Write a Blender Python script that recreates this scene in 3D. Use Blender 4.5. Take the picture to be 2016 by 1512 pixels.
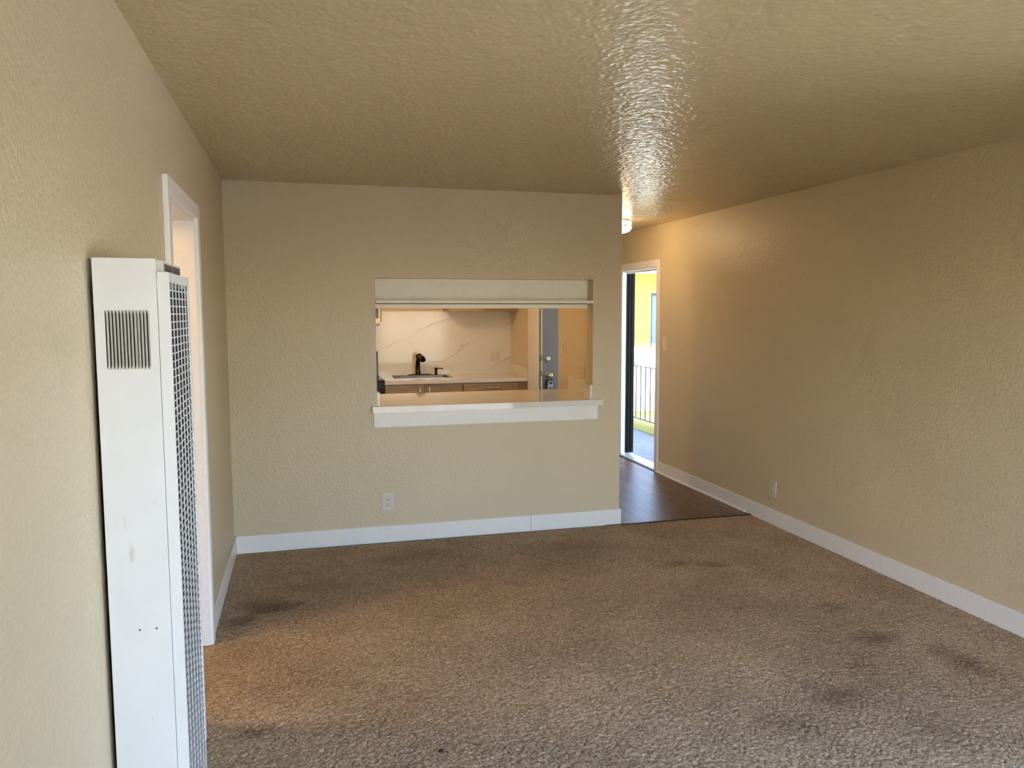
import bpy, bmesh, math, random
import numpy as np
from mathutils import Vector, Matrix
random.seed(7)
scene = bpy.context.scene
for o in list(bpy.data.objects):
    bpy.data.objects.remove(o, do_unlink=True)
COL = scene.collection

# ------------------------------------------------------------------ camera
F, YAW, PITCH, ROLL = 1538.9, .2624, .0921, -.0022
CAM = Vector((.4677, -5.3914, 1.5967))
fw = Vector((math.sin(YAW)*math.cos(PITCH), math.cos(YAW)*math.cos(PITCH), -math.sin(PITCH)))
rt = Vector((math.cos(YAW), -math.sin(YAW), 0)); up = rt.cross(fw)
c_, s_ = math.cos(ROLL), math.sin(ROLL)
rt, up = rt*c_ + up*s_, up*c_ - rt*s_
cam_data = bpy.data.cameras.new('camera'); cam = bpy.data.objects.new('camera', cam_data); COL.objects.link(cam)
cam_data.sensor_fit = 'HORIZONTAL'; cam_data.sensor_width = 36; cam_data.lens = F/2016*36
cam_data.clip_start = .02; cam_data.clip_end = 300
M4 = Matrix((rt, up, -fw)).transposed().to_4x4(); M4.translation = CAM
cam.matrix_world = M4
scene.camera = cam

# ------------------------------------------------------------------ world, sun, window daylight, exposure
world = bpy.data.worlds.new('sky'); scene.world = world; world.use_nodes = True
nt = world.node_tree; nt.nodes.clear()
sky = nt.nodes.new('ShaderNodeTexSky'); sky.sky_type = 'NISHITA'; sky.sun_disc = False
sky.sun_elevation = math.radians(58); sky.sun_rotation = math.radians(190); sky.altitude = 50
bg = nt.nodes.new('ShaderNodeBackground'); bg.inputs[1].default_value = 1.85
wo = nt.nodes.new('ShaderNodeOutputWorld')
tint = nt.nodes.new('ShaderNodeMix'); tint.data_type = 'RGBA'; tint.blend_type = 'MULTIPLY'; tint.inputs[0].default_value = 1
tint.inputs[7].default_value = (.945, .98, 1.085, 1)      # camera white balance is set for the warm lamps, so skylight reads bluer
nt.links.new(sky.outputs[0], tint.inputs[6]); nt.links.new(tint.outputs[2], bg.inputs[0]); nt.links.new(bg.outputs[0], wo.inputs[0])

def light(name, kind, loc, energy, color, rot=(0, 0, 0), **kw):
    d = bpy.data.lights.new(name, kind); d.energy = energy; d.color = color
    for k, v in kw.items(): setattr(d, k, v)
    o = bpy.data.objects.new(name, d); COL.objects.link(o); o.location = loc; o.rotation_euler = rot
    return o
sun = light('sun', 'SUN', (0, -10, 20), 23.0, (1, .95, .86), angle=math.radians(.6))
sun.rotation_euler = Vector((.25, 1.0, -1.95)).to_track_quat('-Z', 'Y').to_euler()
REAR_Y = -5.72
# sky portals in the openings that admit daylight: the rear window behind the viewer, the entry door, the added side window next to the viewer
for loc, rot, sz in (((2.1, REAR_Y-.13, 1.11), (math.radians(90), 0, 0), (2.8, 1.98)), ((3.99, 2.17, 1.03), (0, math.radians(90), 0), (2.02, .9)), ((3.99, -4.46, 1.125), (0, math.radians(90), 0), (1.95, 2.32))):
    po = light('daylight_portal', 'AREA', loc, 1, (1, 1, 1), rot=rot, shape='RECTANGLE', size=sz[0], size_y=sz[1])
    po.data.cycles.is_portal = True

scene.view_settings.view_transform = 'Standard'; scene.view_settings.look = 'None'
scene.view_settings.gamma = 1; scene.view_settings.use_curve_mapping = False
scene.view_settings.exposure = 0.0
cy = scene.cycles
cy.use_denoising = True
try: cy.denoiser = 'OPENIMAGEDENOISE'
except Exception: pass
cy.use_adaptive_sampling = True; cy.adaptive_threshold = .18; cy.adaptive_min_samples = 24
cy.max_bounces = 6; cy.diffuse_bounces = 4; cy.glossy_bounces = 3; cy.transparent_max_bounces = 12
cy.sample_clamp_indirect = 6; cy.caustics_reflective = False; cy.caustics_refractive = False

WARM = (1.0, .64, .285)

# ------------------------------------------------------------------ materials
def newmat(name):
    m = bpy.data.materials.new(name); m.use_nodes = True
    n = m.node_tree.nodes; n.clear()
    out = n.new('ShaderNodeOutputMaterial'); b = n.new('ShaderNodeBsdfPrincipled')
    m.node_tree.links.new(b.outputs[0], out.inputs[0])
    return m, n, m.node_tree.links, b
def pos(n, l, scale=None):
    g = n.new('ShaderNodeNewGeometry')
    if scale is None: return g.outputs['Position']
    mp = n.new('ShaderNodeMapping'); mp.inputs['Scale'].default_value = scale
    l.new(g.outputs['Position'], mp.inputs[0]); return mp.outputs[0]
def noise(n, l, vec, scale, detail=2, rough=.5, dist=0):
    t = n.new('ShaderNodeTexNoise'); t.inputs['Scale'].default_value = scale; t.inputs['Detail'].default_value = detail
    t.inputs['Roughness'].default_value = rough; t.inputs['Distortion'].default_value = dist
    l.new(vec, t.inputs['Vector']); return t.outputs['Fac']
def ramp(n, l, fac, stops):
    r = n.new('ShaderNodeValToRGB'); e = r.color_ramp.elements
    while len(e) < len(stops): e.new(.5)
    for q, (p_, c) in zip(e, stops):
        q.position = p_; q.color = (*c, 1) if len(c) == 3 else c
    l.new(fac, r.inputs[0]); return r.outputs[0]
def mix(n, l, fac, a, b_, mode='MIX'):
    m = n.new('ShaderNodeMix'); m.data_type = 'RGBA'; m.blend_type = mode
    for s, v in ((0, fac), (6, a), (7, b_)):
        if isinstance(v, (int, float)): m.inputs[s].default_value = v
        elif isinstance(v, tuple): m.inputs[s].default_value = (*v, 1)
        else: l.new(v, m.inputs[s])
    return m.outputs[2]
def bump(n, l, b, h, strength, dist):
    q = n.new('ShaderNodeBump'); q.inputs['Strength'].default_value = strength; q.inputs['Distance'].default_value = dist
    l.new(h, q.inputs['Height']); l.new(q.outputs[0], b.inputs['Normal']); return q
def setp(b, color=None, rough=None, metal=None, spec=None, coat=None):
    if color: b.inputs['Base Color'].default_value = (*color, 1)
    if rough is not None: b.inputs['Roughness'].default_value = rough
    if metal is not None: b.inputs['Metallic'].default_value = metal
    if spec is not None: b.inputs['Specular IOR Level'].default_value = spec
    if coat is not None: b.inputs['Coat Weight'].default_value = coat
def plain(name, color, rough=.5, metal=0, spec=.5, wear=.04, ns=30, bmp=0, bscale=200):
    m, n, l, b = newmat(name); setp(b, color, rough, metal, spec)
    v = pos(n, l)
    if wear:
        f = noise(n, l, v, ns, 3)
        lo = tuple(max(0, c*(1-wear)) for c in color); hi = tuple(min(1, c*(1+wear)) for c in color)
        l.new(ramp(n, l, f, [(.3, lo), (.7, hi)]), b.inputs['Base Color'])
    if bmp: bump(n, l, b, noise(n, l, v, bscale, 2), bmp, .002)
    return m
def paint(name, color, rough, scale, strength, dist, spec=.5):
    m, n, l, b = newmat(name); setp(b, color, rough, spec=spec); v = pos(n, l)
    big = noise(n, l, v, 1.3, 3)
    l.new(ramp(n, l, big, [(.3, tuple(c*.975 for c in color)), (.7, tuple(c*1.02 for c in color))]), b.inputs['Base Color'])
    h1 = noise(n, l, v, scale, 2, .55); h2 = noise(n, l, v, scale*.33, 1)
    a = n.new('ShaderNodeMath'); a.operation = 'MULTIPLY_ADD'; a.inputs[1].default_value = .5
    l.new(h2, a.inputs[0]); l.new(h1, a.inputs[2])
    bump(n, l, b, a.outputs[0], strength, dist)
    return m
def emit(name, color, strength):
    m = bpy.data.materials.new(name); m.use_nodes = True; n = m.node_tree.nodes; n.clear()
    e = n.new('ShaderNodeEmission'); e.inputs[0].default_value = (*color, 1); e.inputs[1].default_value = strength
    o = n.new('ShaderNodeOutputMaterial'); m.node_tree.links.new(e.outputs[0], o.inputs[0]); return m
def wood(name, dark, light_, axis='X', rough=.4, sc=1.0, bmpv=.05):
    m, n, l, b = newmat(name); setp(b, rough=rough)
    s = {'X': (2.2*sc, 30*sc, 30*sc), 'Y': (30*sc, 2.2*sc, 30*sc), 'Z': (30*sc, 30*sc, 2.2*sc)}[axis]
    v = pos(n, l, s)
    oi = n.new('ShaderNodeObjectInfo'); ad = n.new('ShaderNodeVectorMath'); ad.operation = 'ADD'
    cmb = n.new('ShaderNodeCombineXYZ'); mm = n.new('ShaderNodeMath'); mm.operation = 'MULTIPLY'; mm.inputs[1].default_value = 37
    l.new(oi.outputs['Random'], mm.inputs[0])
    for i in range(3): l.new(mm.outputs[0], cmb.inputs[i])
    l.new(v, ad.inputs[0]); l.new(cmb.outputs[0], ad.inputs[1])
    f = noise(n, l, ad.outputs[0], 1.0, 5, .6, 1.4)
    col = ramp(n, l, f, [(.3, dark), (.55, tuple((a+c)/2 for a, c in zip(dark, light_))), (.75, light_)])
    tone = ramp(n, l, oi.outputs['Random'], [(0, (.82, .82, .82)), (1, (1.12, 1.12, 1.12))])
    l.new(mix(n, l, 1.0, col, tone, 'MULTIPLY'), b.inputs['Base Color'])
    bump(n, l, b, f, bmpv, .002)
    return m
def quartz(name, veins):
    m, n, l, b = newmat(name); setp(b, (.80, .77, .70), .10 if veins else .05)
    v = pos(n, l)
    cloud = noise(n, l, v, 3.0, 3)
    base = ramp(n, l, cloud, [(.3, (.77, .72, .63)), (.7, (.83, .79, .71))])
    if veins:
        # thin diagonal grey veins running up to the right across the slab
        mp = n.new('ShaderNodeMapping'); mp.inputs['Rotation'].default_value = (0, math.radians(25), 0); l.new(v, mp.inputs[0])
        w = n.new('ShaderNodeTexWave'); w.wave_type = 'BANDS'; w.bands_direction = 'Z'; w.wave_profile = 'SIN'
        w.inputs['Scale'].default_value = .95; w.inputs['Distortion'].default_value = 2.6; w.inputs['Detail'].default_value = 4
        w.inputs['Detail Scale'].default_value = 1.6; w.inputs['Detail Roughness'].default_value = .55
        w.inputs['Phase Offset'].default_value = 2.1
        l.new(mp.outputs[0], w.inputs['Vector'])
        vein = ramp(n, l, w.outputs['Fac'], [(.0, (.8, .8, .8)), (.0018, (.4, .4, .4)), (.006, (0, 0, 0))])
        fade = ramp(n, l, noise(n, l, v, 4.0, 2), [(.38, (.12, .12, .12)), (.62, (.8, .8, .8))])
        base = mix(n, l, mix(n, l, 1.0, vein, fade, 'MULTIPLY'), base, (.46, .39, .27))
    l.new(base, b.inputs['Base Color'])
    return m

WALLC = (.635, .525, .345)
m_wall = paint('greige wall paint', WALLC, .42, 58, .9, .0042)
m_ceil = plain('satin ceiling paint', (.55, .445, .258), .25, spec=1.0, wear=.025, ns=1.3)
m_kwall = plain('kitchen wall paint', (.76, .635, .45), .38, wear=.02, ns=2)
m_trim = plain('white trim paint', (.84, .815, .765), .35, wear=.02)
m_cream = plain('cream painted panel', (.84, .79, .66), .4, wear=.02)
m_heater = plain('white enamel', (.83, .83, .81), .3, wear=.025, ns=9)
def scuffed_enamel():
    m, n, l, b = newmat('white enamel with scuffs'); setp(b, rough=.3); v = pos(n, l)
    base = ramp(n, l, noise(n, l, v, 9, 3), [(.3, (.81, .81, .79)), (.7, (.845, .845, .825))])
    wob = noise(n, l, v, 38, 3)
    for cx, cz, rx, rz, amt, col in ((.066, 1.035, .010, .035, .75, (.66, .56, .42)), (.055, 1.10, .004, .022, .5, (.55, .53, .50)), (.095, .62, .006, .012, .5, (.55, .55, .55)), (.035, .50, .003, .03, .4, (.6, .6, .6)), (.12, 1.15, .008, .006, .4, (.62, .6, .56))):
        sub = n.new('ShaderNodeVectorMath'); sub.operation = 'SUBTRACT'; sub.inputs[1].default_value = (cx, -3.417, cz); l.new(v, sub.inputs[0])
        dv = n.new('ShaderNodeVectorMath'); dv.operation = 'DIVIDE'; dv.inputs[1].default_value = (rx, .05, rz); l.new(sub.outputs[0], dv.inputs[0])
        ln = n.new('ShaderNodeVectorMath'); ln.operation = 'LENGTH'; l.new(dv.outputs[0], ln.inputs[0])
        ad = n.new('ShaderNodeMath'); ad.operation = 'MULTIPLY_ADD'; ad.inputs[1].default_value = 2.2; l.new(wob, ad.inputs[0]); l.new(ln.outputs['Value'], ad.inputs[2])
        mr = n.new('ShaderNodeMapRange'); mr.inputs[1].default_value = 1.0; mr.inputs[2].default_value = 1.9; mr.inputs[3].default_value = amt; mr.inputs[4].default_value = 0; l.new(ad.outputs[0], mr.inputs[0])
        base = mix(n, l, mr.outputs[0], base, col)
    l.new(base, b.inputs['Base Color']); return m
m_enamel = scuffed_enamel()
m_black = plain('black shadow metal', (.012, .012, .012), .6, wear=0)
m_darkin = plain('dark heater inside', (.03, .028, .026), .7, wear=0)
m_blackgl = plain('black enamel', (.012, .012, .014), .22, wear=0)
m_darkmetal = plain('black painted steel', (.010, .011, .009), .8, spec=.12, wear=.1)
m_steel = plain('brushed steel', (.27, .25, .225), .38, 1, wear=.05)
m_nickel = plain('satin nickel', (.82, .78, .70), .25, 1, wear=.03)
m_bronze = plain('dark bronze', (.035, .022, .018), .22, .7, wear=.1)
m_doorgrey = plain('grey door paint', (.125, .12, .105), .65, wear=.02)
m_ivory = plain('ivory plastic', (.76, .68, .53), .35, wear=.01)
m_white_pl = plain('light plastic plate', (.66, .60, .51), .35, wear=.01)
m_slot = plain('socket slot', (.02, .018, .016), .6, wear=0)
m_alu = plain('aluminium threshold', (.75, .76, .78), .35, .6, wear=.05)
m_quartz = quartz('veined quartz', True); m_quartz2 = quartz('white quartz', False)
m_oak = wood('oak cabinet front', (.52, .34, .14), (.80, .57, .28), 'X', .38)
m_oakv = wood('oak cabinet side', (.42, .27, .12), (.60, .42, .21), 'Z', .4)
m_plank = wood('vinyl plank', (.085, .046, .024), (.27, .165, .088), 'Y', .36, .8, .03)
setp(next(q for q in m_plank.node_tree.nodes if q.type == 'BSDF_PRINCIPLED'), spec=.28)
m_concrete = plain('walkway concrete', (.19, .20, .21), .7, wear=.12, ns=5)
m_yellow = plain('yellow stucco', (.33, .265, .05), .8, wear=.03, bmp=.2, bscale=60)
m_paleblue = plain('skylit pale blue', (.66, .74, .80), .7, wear=.03)  # blue cast of skylit shade put into the soffit, fascia and band colour
m_bluegrey = plain('blue grey window frame', (.06, .065, .11), .6, spec=.2, wear=.03)
m_paneglass = plain('reflective window glass', (.13, .18, .26), .3, spec=.2, wear=.02)
m_rail = plain('weathered black railing', (.03, .025, .03), .5, wear=.1)
m_ground = plain('pale courtyard paving', (.62, .60, .55), .9, wear=.1, ns=2)
m_greybox = plain('grey cast metal', (.34, .34, .35), .35, .5, wear=.05)
m_brass = plain('brass', (.72, .56, .28), .25, 1, wear=.04)
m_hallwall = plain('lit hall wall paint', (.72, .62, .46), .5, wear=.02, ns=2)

def glass_mat():
    m = bpy.data.materials.new('window glass'); m.use_nodes = True; n = m.node_tree.nodes; n.clear(); l = m.node_tree.links
    t = n.new('ShaderNodeBsdfTransparent'); g = n.new('ShaderNodeBsdfGlossy'); g.inputs['Roughness'].default_value = .02
    fr = n.new('ShaderNodeFresnel'); fr.inputs[0].default_value = 1.45; mx = n.new('ShaderNodeMixShader'); o = n.new('ShaderNodeOutputMaterial')
    l.new(fr.outputs[0], mx.inputs[0]); l.new(t.outputs[0], mx.inputs[1]); l.new(g.outputs[0], mx.inputs[2]); l.new(mx.outputs[0], o.inputs[0])
    return m
m_glass = glass_mat()

def carpet_mat():
    m, n, l, b = newmat('brown cut pile carpet'); setp(b, rough=.95, spec=.1)
    v = pos(n, l)
    tuft = n.new('ShaderNodeTexVoronoi'); tuft.inputs['Scale'].default_value = 160; tuft.inputs['Randomness'].default_value = 1
    warp = n.new('ShaderNodeTexNoise'); warp.inputs['Scale'].default_value = 60; l.new(v, warp.inputs['Vector'])
    va = n.new('ShaderNodeVectorMath'); va.operation = 'MULTIPLY_ADD'; va.inputs[1].default_value = (.012, .012, .012)
    l.new(warp.outputs['Color'], va.inputs[0]); l.new(v, va.inputs[2]); l.new(va.outputs[0], tuft.inputs['Vector'])
    fine = noise(n, l, v, 210, 2, .6)
    tone = n.new('ShaderNodeMath'); tone.operation = 'MULTIPLY_ADD'; tone.inputs[1].default_value = .55
    sep = n.new('ShaderNodeSeparateColor'); l.new(tuft.outputs['Color'], sep.inputs[0])
    l.new(sep.outputs[0], tone.inputs[0])
    hf = n.new('ShaderNodeMath'); hf.operation = 'MULTIPLY'; hf.inputs[1].default_value = .45; l.new(fine, hf.inputs[0]); l.new(hf.outputs[0], tone.inputs[2])
    col = ramp(n, l, tone.outputs[0], [(.14, (.185, .128, .080)), (.40, (.40, .297, .188)), (.62, (.53, .403, .268)), (.85, (.67, .535, .378))])
    # wear and soil: broad traffic variation and a number of dark stains with their own outlines
    broad = ramp(n, l, noise(n, l, v, 1.6, 4, .6), [(.32, (.80, .79, .78)), (.66, (1.06, 1.06, 1.06))])
    col = mix(n, l, 1.0, col, broad, 'MULTIPLY')
    dist = noise(n, l, v, 7, 4, .65)
    stains = [(.23, -1.07, .19, .13, .8), (.12, -1.22, .14, .11, .75), (.50, -.80, .30, .09, .3), (.78, -.20, .25, .12, .22), (2.76, -.99, .14, .07, .5), (2.95, -1.06, .13, .06, .6),
              (3.21, -1.88, .10, .09, .6), (3.14, -2.27, .16, .10, .65), (3.36, -2.62, .10, .22, .6), (2.60, -2.73, .14, .13, .6), (2.22, -2.84, .12, .10, .38),
              (.25, -2.39, .09, .06, .6), (2.70, -1.75, .05, .05, .3), (2.76, -3.06, .26, .14, .35), (1.66, -1.08, .12, .05, .25), (2.88, -2.5, .05, .04, .35), (2.1, -.45, .4, .15, .2), (1.1, -.4, .4, .14, .22)]
    acc = None
    for (sx, sy, rx, ry, amt) in stains:
        sub = n.new('ShaderNodeVectorMath'); sub.operation = 'SUBTRACT'; sub.inputs[1].default_value = (sx, sy, 0); l.new(v, sub.inputs[0])
        dv = n.new('ShaderNodeVectorMath'); dv.operation = 'DIVIDE'; dv.inputs[1].default_value = (rx*1.5, ry*1.5, 1); l.new(sub.outputs[0], dv.inputs[0])
        ln = n.new('ShaderNodeVectorMath'); ln.operation = 'LENGTH'; l.new(dv.outputs[0], ln.inputs[0])
        ad = n.new('ShaderNodeMath'); ad.operation = 'MULTIPLY_ADD'; ad.inputs[1].default_value = 1.6; l.new(dist, ad.inputs[0]); l.new(ln.outputs['Value'], ad.inputs[2])
        mr = n.new('ShaderNodeMapRange'); mr.interpolation_type = 'SMOOTHSTEP'; mr.inputs[1].default_value = .75; mr.inputs[2].default_value = 1.75
        mr.inputs[3].default_value = amt; mr.inputs[4].default_value = 0; l.new(ad.outputs[0], mr.inputs[0])
        if acc is None: acc = mr.outputs[0]
        else:
            mxm = n.new('ShaderNodeMath'); mxm.operation = 'MAXIMUM'; l.new(acc, mxm.inputs[0]); l.new(mr.outputs[0], mxm.inputs[1]); acc = mxm.outputs[0]
    dk = mix(n, l, 1.0, col, (.36, .32, .30), 'MULTIPLY')
    col = mix(n, l, acc, col, dk)
    l.new(col, b.inputs['Base Color'])
    return m
m_carpet = carpet_mat()

# ------------------------------------------------------------------ geometry helpers
def box(bm, x0, x1, y0, y1, z0, z1, bev=0, seg=2):
    vs = [bm.verts.new((x, y, z)) for x in (x0, x1) for y in (y0, y1) for z in (z0, z1)]
    q = ((0, 1, 3, 2), (4, 6, 7, 5), (0, 4, 5, 1), (2, 3, 7, 6), (0, 2, 6, 4), (1, 5, 7, 3))
    fs = [bm.faces.new([vs[i] for i in f]) for f in q]
    if bev:
        es = list({e for f in fs for e in f.edges})
        bmesh.ops.bevel(bm, geom=es, offset=bev, segments=seg, affect='EDGES', profile=.5)
def cyl(bm, p0, p1, r0, r1=None, seg=24, cap=True):
    p0, p1 = Vector(p0), Vector(p1); r1 = r0 if r1 is None else r1
    d = (p1-p0).normalized(); a = d.orthogonal().normalized(); b = d.cross(a)
    A = [bm.verts.new(p0+(a*math.cos(t)+b*math.sin(t))*r0) for t in [2*math.pi*i/seg for i in range(seg)]]
    B = [bm.verts.new(p1+(a*math.cos(t)+b*math.sin(t))*r1) for t in [2*math.pi*i/seg for i in range(seg)]]
    for i in range(seg): bm.faces.new((A[i], A[(i+1) % seg], B[(i+1) % seg], B[i]))
    if cap: bm.faces.new(A[::-1]); bm.faces.new(B)
def tube(bm, pts, rads, seg=16):
    pts = [Vector(p) for p in pts]; rings = []; a = None
    if isinstance(rads, (int, float)): rads = [rads]*len(pts)
    for i, p in enumerate(pts):
        d = (pts[min(i+1, len(pts)-1)]-pts[max(i-1, 0)]).normalized()
        a = d.orthogonal().normalized() if a is None else (a-d*a.dot(d)).normalized()
        b = d.cross(a)
        rings.append([bm.verts.new(p+(a*math.cos(2*math.pi*k/seg)+b*math.sin(2*math.pi*k/seg))*rads[i]) for k in range(seg)])
    for A, B in zip(rings, rings[1:]):
        for k in range(seg): bm.faces.new((A[k], A[(k+1) % seg], B[(k+1) % seg], B[k]))
    bm.faces.new(rings[0][::-1]); bm.faces.new(rings[-1])
def lathe(bm, prof, seg=32, center=(0, 0, 0), axis='Z'):
    """prof: list of (radius, height)"""
    rings = []
    def P(r, h, t):
        a, b = r*math.cos(t), r*math.sin(t)
        v = {'Z': (a, b, h), 'Y': (a, h, b), 'X': (h, a, b)}[axis]
        return Vector(center)+Vector(v)
    for r, h in prof:
        rings.append([bm.verts.new(P(max(r, 1e-5), h, 2*math.pi*k/seg)) for k in range(seg)])
    for A, B in zip(rings, rings[1:]):
        for k in range(seg): bm.faces.new((A[k], A[(k+1) % seg], B[(k+1) % seg], B[k]))
    bm.faces.new(rings[0][::-1]); bm.faces.new(rings[-1])
def prism(bm, pts2, plane, a0, a1):
    """extrude polygon; plane 'XZ' extrudes along Y, 'YZ' along X, 'XY' along Z"""
    def P(u, v, a): return {'XZ': (u, a, v), 'YZ': (a, u, v), 'XY': (u, v, a)}[plane]
    A = [bm.verts.new(P(u, v, a0)) for u, v in pts2]; B = [bm.verts.new(P(u, v, a1)) for u, v in pts2]
    k = len(pts2)
    for i in range(k): bm.faces.new((A[i], A[(i+1) % k], B[(i+1) % k], B[i]))
    bm.faces.new(A[::-1]); bm.faces.new(B)
def obj(name, bm, mat, parent=None, smooth=False, kind=None):
    bmesh.ops.recalc_face_normals(bm, faces=bm.faces)
    me = bpy.data.meshes.new(name); bm.to_mesh(me); bm.free()
    me.materials.append(mat)
    if smooth:
        me.polygons.foreach_set('use_smooth', [True]*len(me.polygons))
        try: me.set_sharp_from_angle(angle=math.radians(40))
        except Exception: pass
    o = bpy.data.objects.new(name, me); COL.objects.link(o)
    if parent is not None:
        o.parent = parent
        root = parent
        base = Vector(parent.get('_base', (0, 0, 0)))
        o.matrix_parent_inverse = Matrix.Translation(-base)
    if kind: o['kind'] = kind
    return o
def relief_field(nx, ny, step, sigmas, seed):
    rng = np.random.default_rng(seed); out = np.zeros((nx, ny))
    fx = np.fft.fftfreq(nx, step)[:, None]; fy = np.fft.fftfreq(ny, step)[None, :]
    for sg, amp in sigmas:
        f = np.fft.ifft2(np.fft.fft2(rng.standard_normal((nx, ny)))*np.exp(-2*(math.pi*sg)**2*(fx*fx+fy*fy))).real
        out += amp*f/f.std()
    return out
def relief_sheet(name, mat, x0, x1, y0, y1, z, step, sigmas, seed, mode, slab):
    """a finely grained sheet (stipple or pile) plus a backing slab, as one mesh"""
    nx, ny = int((x1-x0)/step)+2, int((y1-y0)/step)+2
    X = np.linspace(x0, x1, nx); Y = np.linspace(y0, y1, ny)
    h = relief_field(nx, ny, step, sigmas, seed)
    h = z+np.clip(h, -.004, .004) if mode == 'both' else z-np.clip(np.abs(h), 0, .011)
    co = np.empty((nx, ny, 3)); co[..., 0] = X[:, None]; co[..., 1] = Y[None, :]; co[..., 2] = h
    idx = np.arange(nx*ny).reshape(nx, ny)
    q = np.stack([idx[:-1, :-1], idx[1:, :-1], idx[1:, 1:], idx[:-1, 1:]], -1).reshape(-1, 4)
    if mode == 'both': q = q[:, ::-1]
    a0, a1, b0, b1, c0, c1 = slab; n0 = nx*ny
    bv = np.array([(x, y, zz) for x in (a0, a1) for y in (b0, b1) for zz in (c0, c1)])
    bq = np.array(((0, 1, 3, 2), (4, 6, 7, 5), (0, 4, 5, 1), (2, 3, 7, 6), (0, 2, 6, 4), (1, 5, 7, 3)))+n0
    V = np.concatenate([co.reshape(-1, 3), bv]); Q = np.concatenate([q, bq])
    me = bpy.data.meshes.new(name)
    me.vertices.add(len(V)); me.vertices.foreach_set('co', V.astype(np.float32).ravel())
    me.loops.add(Q.size); me.loops.foreach_set('vertex_index', Q.astype(np.int32).ravel())
    me.polygons.add(len(Q)); me.polygons.foreach_set('loop_start', np.arange(0, Q.size, 4, dtype=np.int32))
    sm = np.ones(len(Q), dtype=bool); sm[-6:] = False
    me.update(calc_edges=True); me.polygons.foreach_set('use_smooth', sm); me.materials.append(mat)
    o = bpy.data.objects.new(name, me); COL.objects.link(o); return o
class BM:
    """small wrapper: with chained shape calls"""
    def __init__(s): s.b = bmesh.new()
    def box(s, *a, **k): box(s.b, *a, **k); return s
    def cyl(s, *a, **k): cyl(s.b, *a, **k); return s
    def tube(s, *a, **k): tube(s.b, *a, **k); return s
    def lathe(s, *a, **k): lathe(s.b, *a, **k); return s
    def prism(s, *a, **k): prism(s.b, *a, **k); return s
    def to(s, name, mat, parent=None, **k): return obj(name, s.b, mat, parent, **k)
def tag(o, label=None, cat=None, group=None, kind=None):
    if label: o['label'] = label
    if cat: o['category'] = cat
    if group: o['group'] = group
    if kind: o['kind'] = kind
    return o
def thing(name, loc, label=None, cat=None, group=None, kind=None, world_parts=True):
    o = bpy.data.objects.new(name, None); COL.objects.link(o); o.location = loc; o.empty_display_size = .1
    if world_parts: o['_base'] = tuple(loc)
    return tag(o, label, cat, group, kind)

H = 2.44; W = 3.865; WE = 2.752; WT = .12; KX = 2.637; KY = 2.74; T = .013; HB = .113
# pass-through opening
OX0, OX1, OZ0, OZ1 = .957, 2.531, .91, 1.828

# ------------------------------------------------------------------ large structure
tag(relief_sheet('floor', m_carpet, -.25, W, -3.5, -.03, 0, .0054, [(.0030, .0034), (.011, .0010)], 3, 'down', (-2.3, W, REAR_Y-.12, -.035, -.12, -.0115)), 'brown cut pile carpet with dark soiled patches across the living room', 'floor', kind='structure')
# ceiling in two sheets: living room and hall (a fine joint shows between them) under one slab
CSG = [(.0036, .00070), (.0085, .00045)]
cl = relief_sheet('ceiling', m_ceil, 0, W, -3.95, .10, H, .0050, CSG, 5, 'both', (-.2, W+.12, REAR_Y-.12, .10, H+.005, H+.1)); cl['kind'] = 'structure'
tag(cl, 'beige textured ceiling with a satin sheen over the living room', 'ceiling')
tag(relief_sheet('ceiling', m_ceil, WE, W, .103, 2.86, H, .0050, CSG, 6, 'both', (-.2, W+.12, .103, 3.1, H+.005, H+.1)), 'ceiling over hall and kitchen beyond the white pass-through counter', 'ceiling', kind='structure')
tag(BM().box(-2.6, W+.135, REAR_Y-.4, 3.4, H+.1, H+.25).to('roof', m_trim, kind='structure'), 'flat roof slab added above the ceiling against light leaks', 'roof')  # unseen slab added to keep sky and sun from leaking in

# back wall with the pass-through opening (niche header panel is a separate piece)
b = BM()
b.box(-.12, OX0, 0, WT, 0, H); b.box(OX1, WE, 0, WT, 0, H)
b.box(OX0, OX1, 0, WT, OZ1, H); b.box(OX0, OX1, 0, WT, 0, OZ0)
tag(b.to('wall_back', m_wall), 'greige wall with the kitchen pass-through opening', 'wall', kind='structure')
# left wall with doorway
DY0, DY1, DZ = -2.27, -1.49, 2.03
LT = .21
b = BM(); b.box(-LT, 0, REAR_Y, DY0, 0, H); b.box(-LT, 0, DY1, 0, 0, H); b.box(-LT, 0, DY0, DY1, DZ, H)
tag(b.to('wall_left', m_wall), 'greige wall holding the white wall heater and a cased doorway', 'wall', kind='structure')
# right wall with entry opening
EY0, EY1, EZ = 1.713, 2.63, 2.04
QY0, QY1, QZ0, QZ1 = -5.62, -3.3, .15, 2.1
b = BM(); b.box(W, W+WT, REAR_Y, QY0, 0, H); b.box(W, W+WT, QY0, QY1, 0, QZ0); b.box(W, W+WT, QY0, QY1, QZ1, H); b.box(W, W+WT, QY1, EY0, 0, H); b.box(W, W+WT, EY1, 3.1, 0, H); b.box(W, W+WT, EY0, EY1, EZ, H)
tag(b.to('wall_right', m_wall), 'long greige wall running from the living room to the entry door', 'wall', kind='structure')
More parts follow.
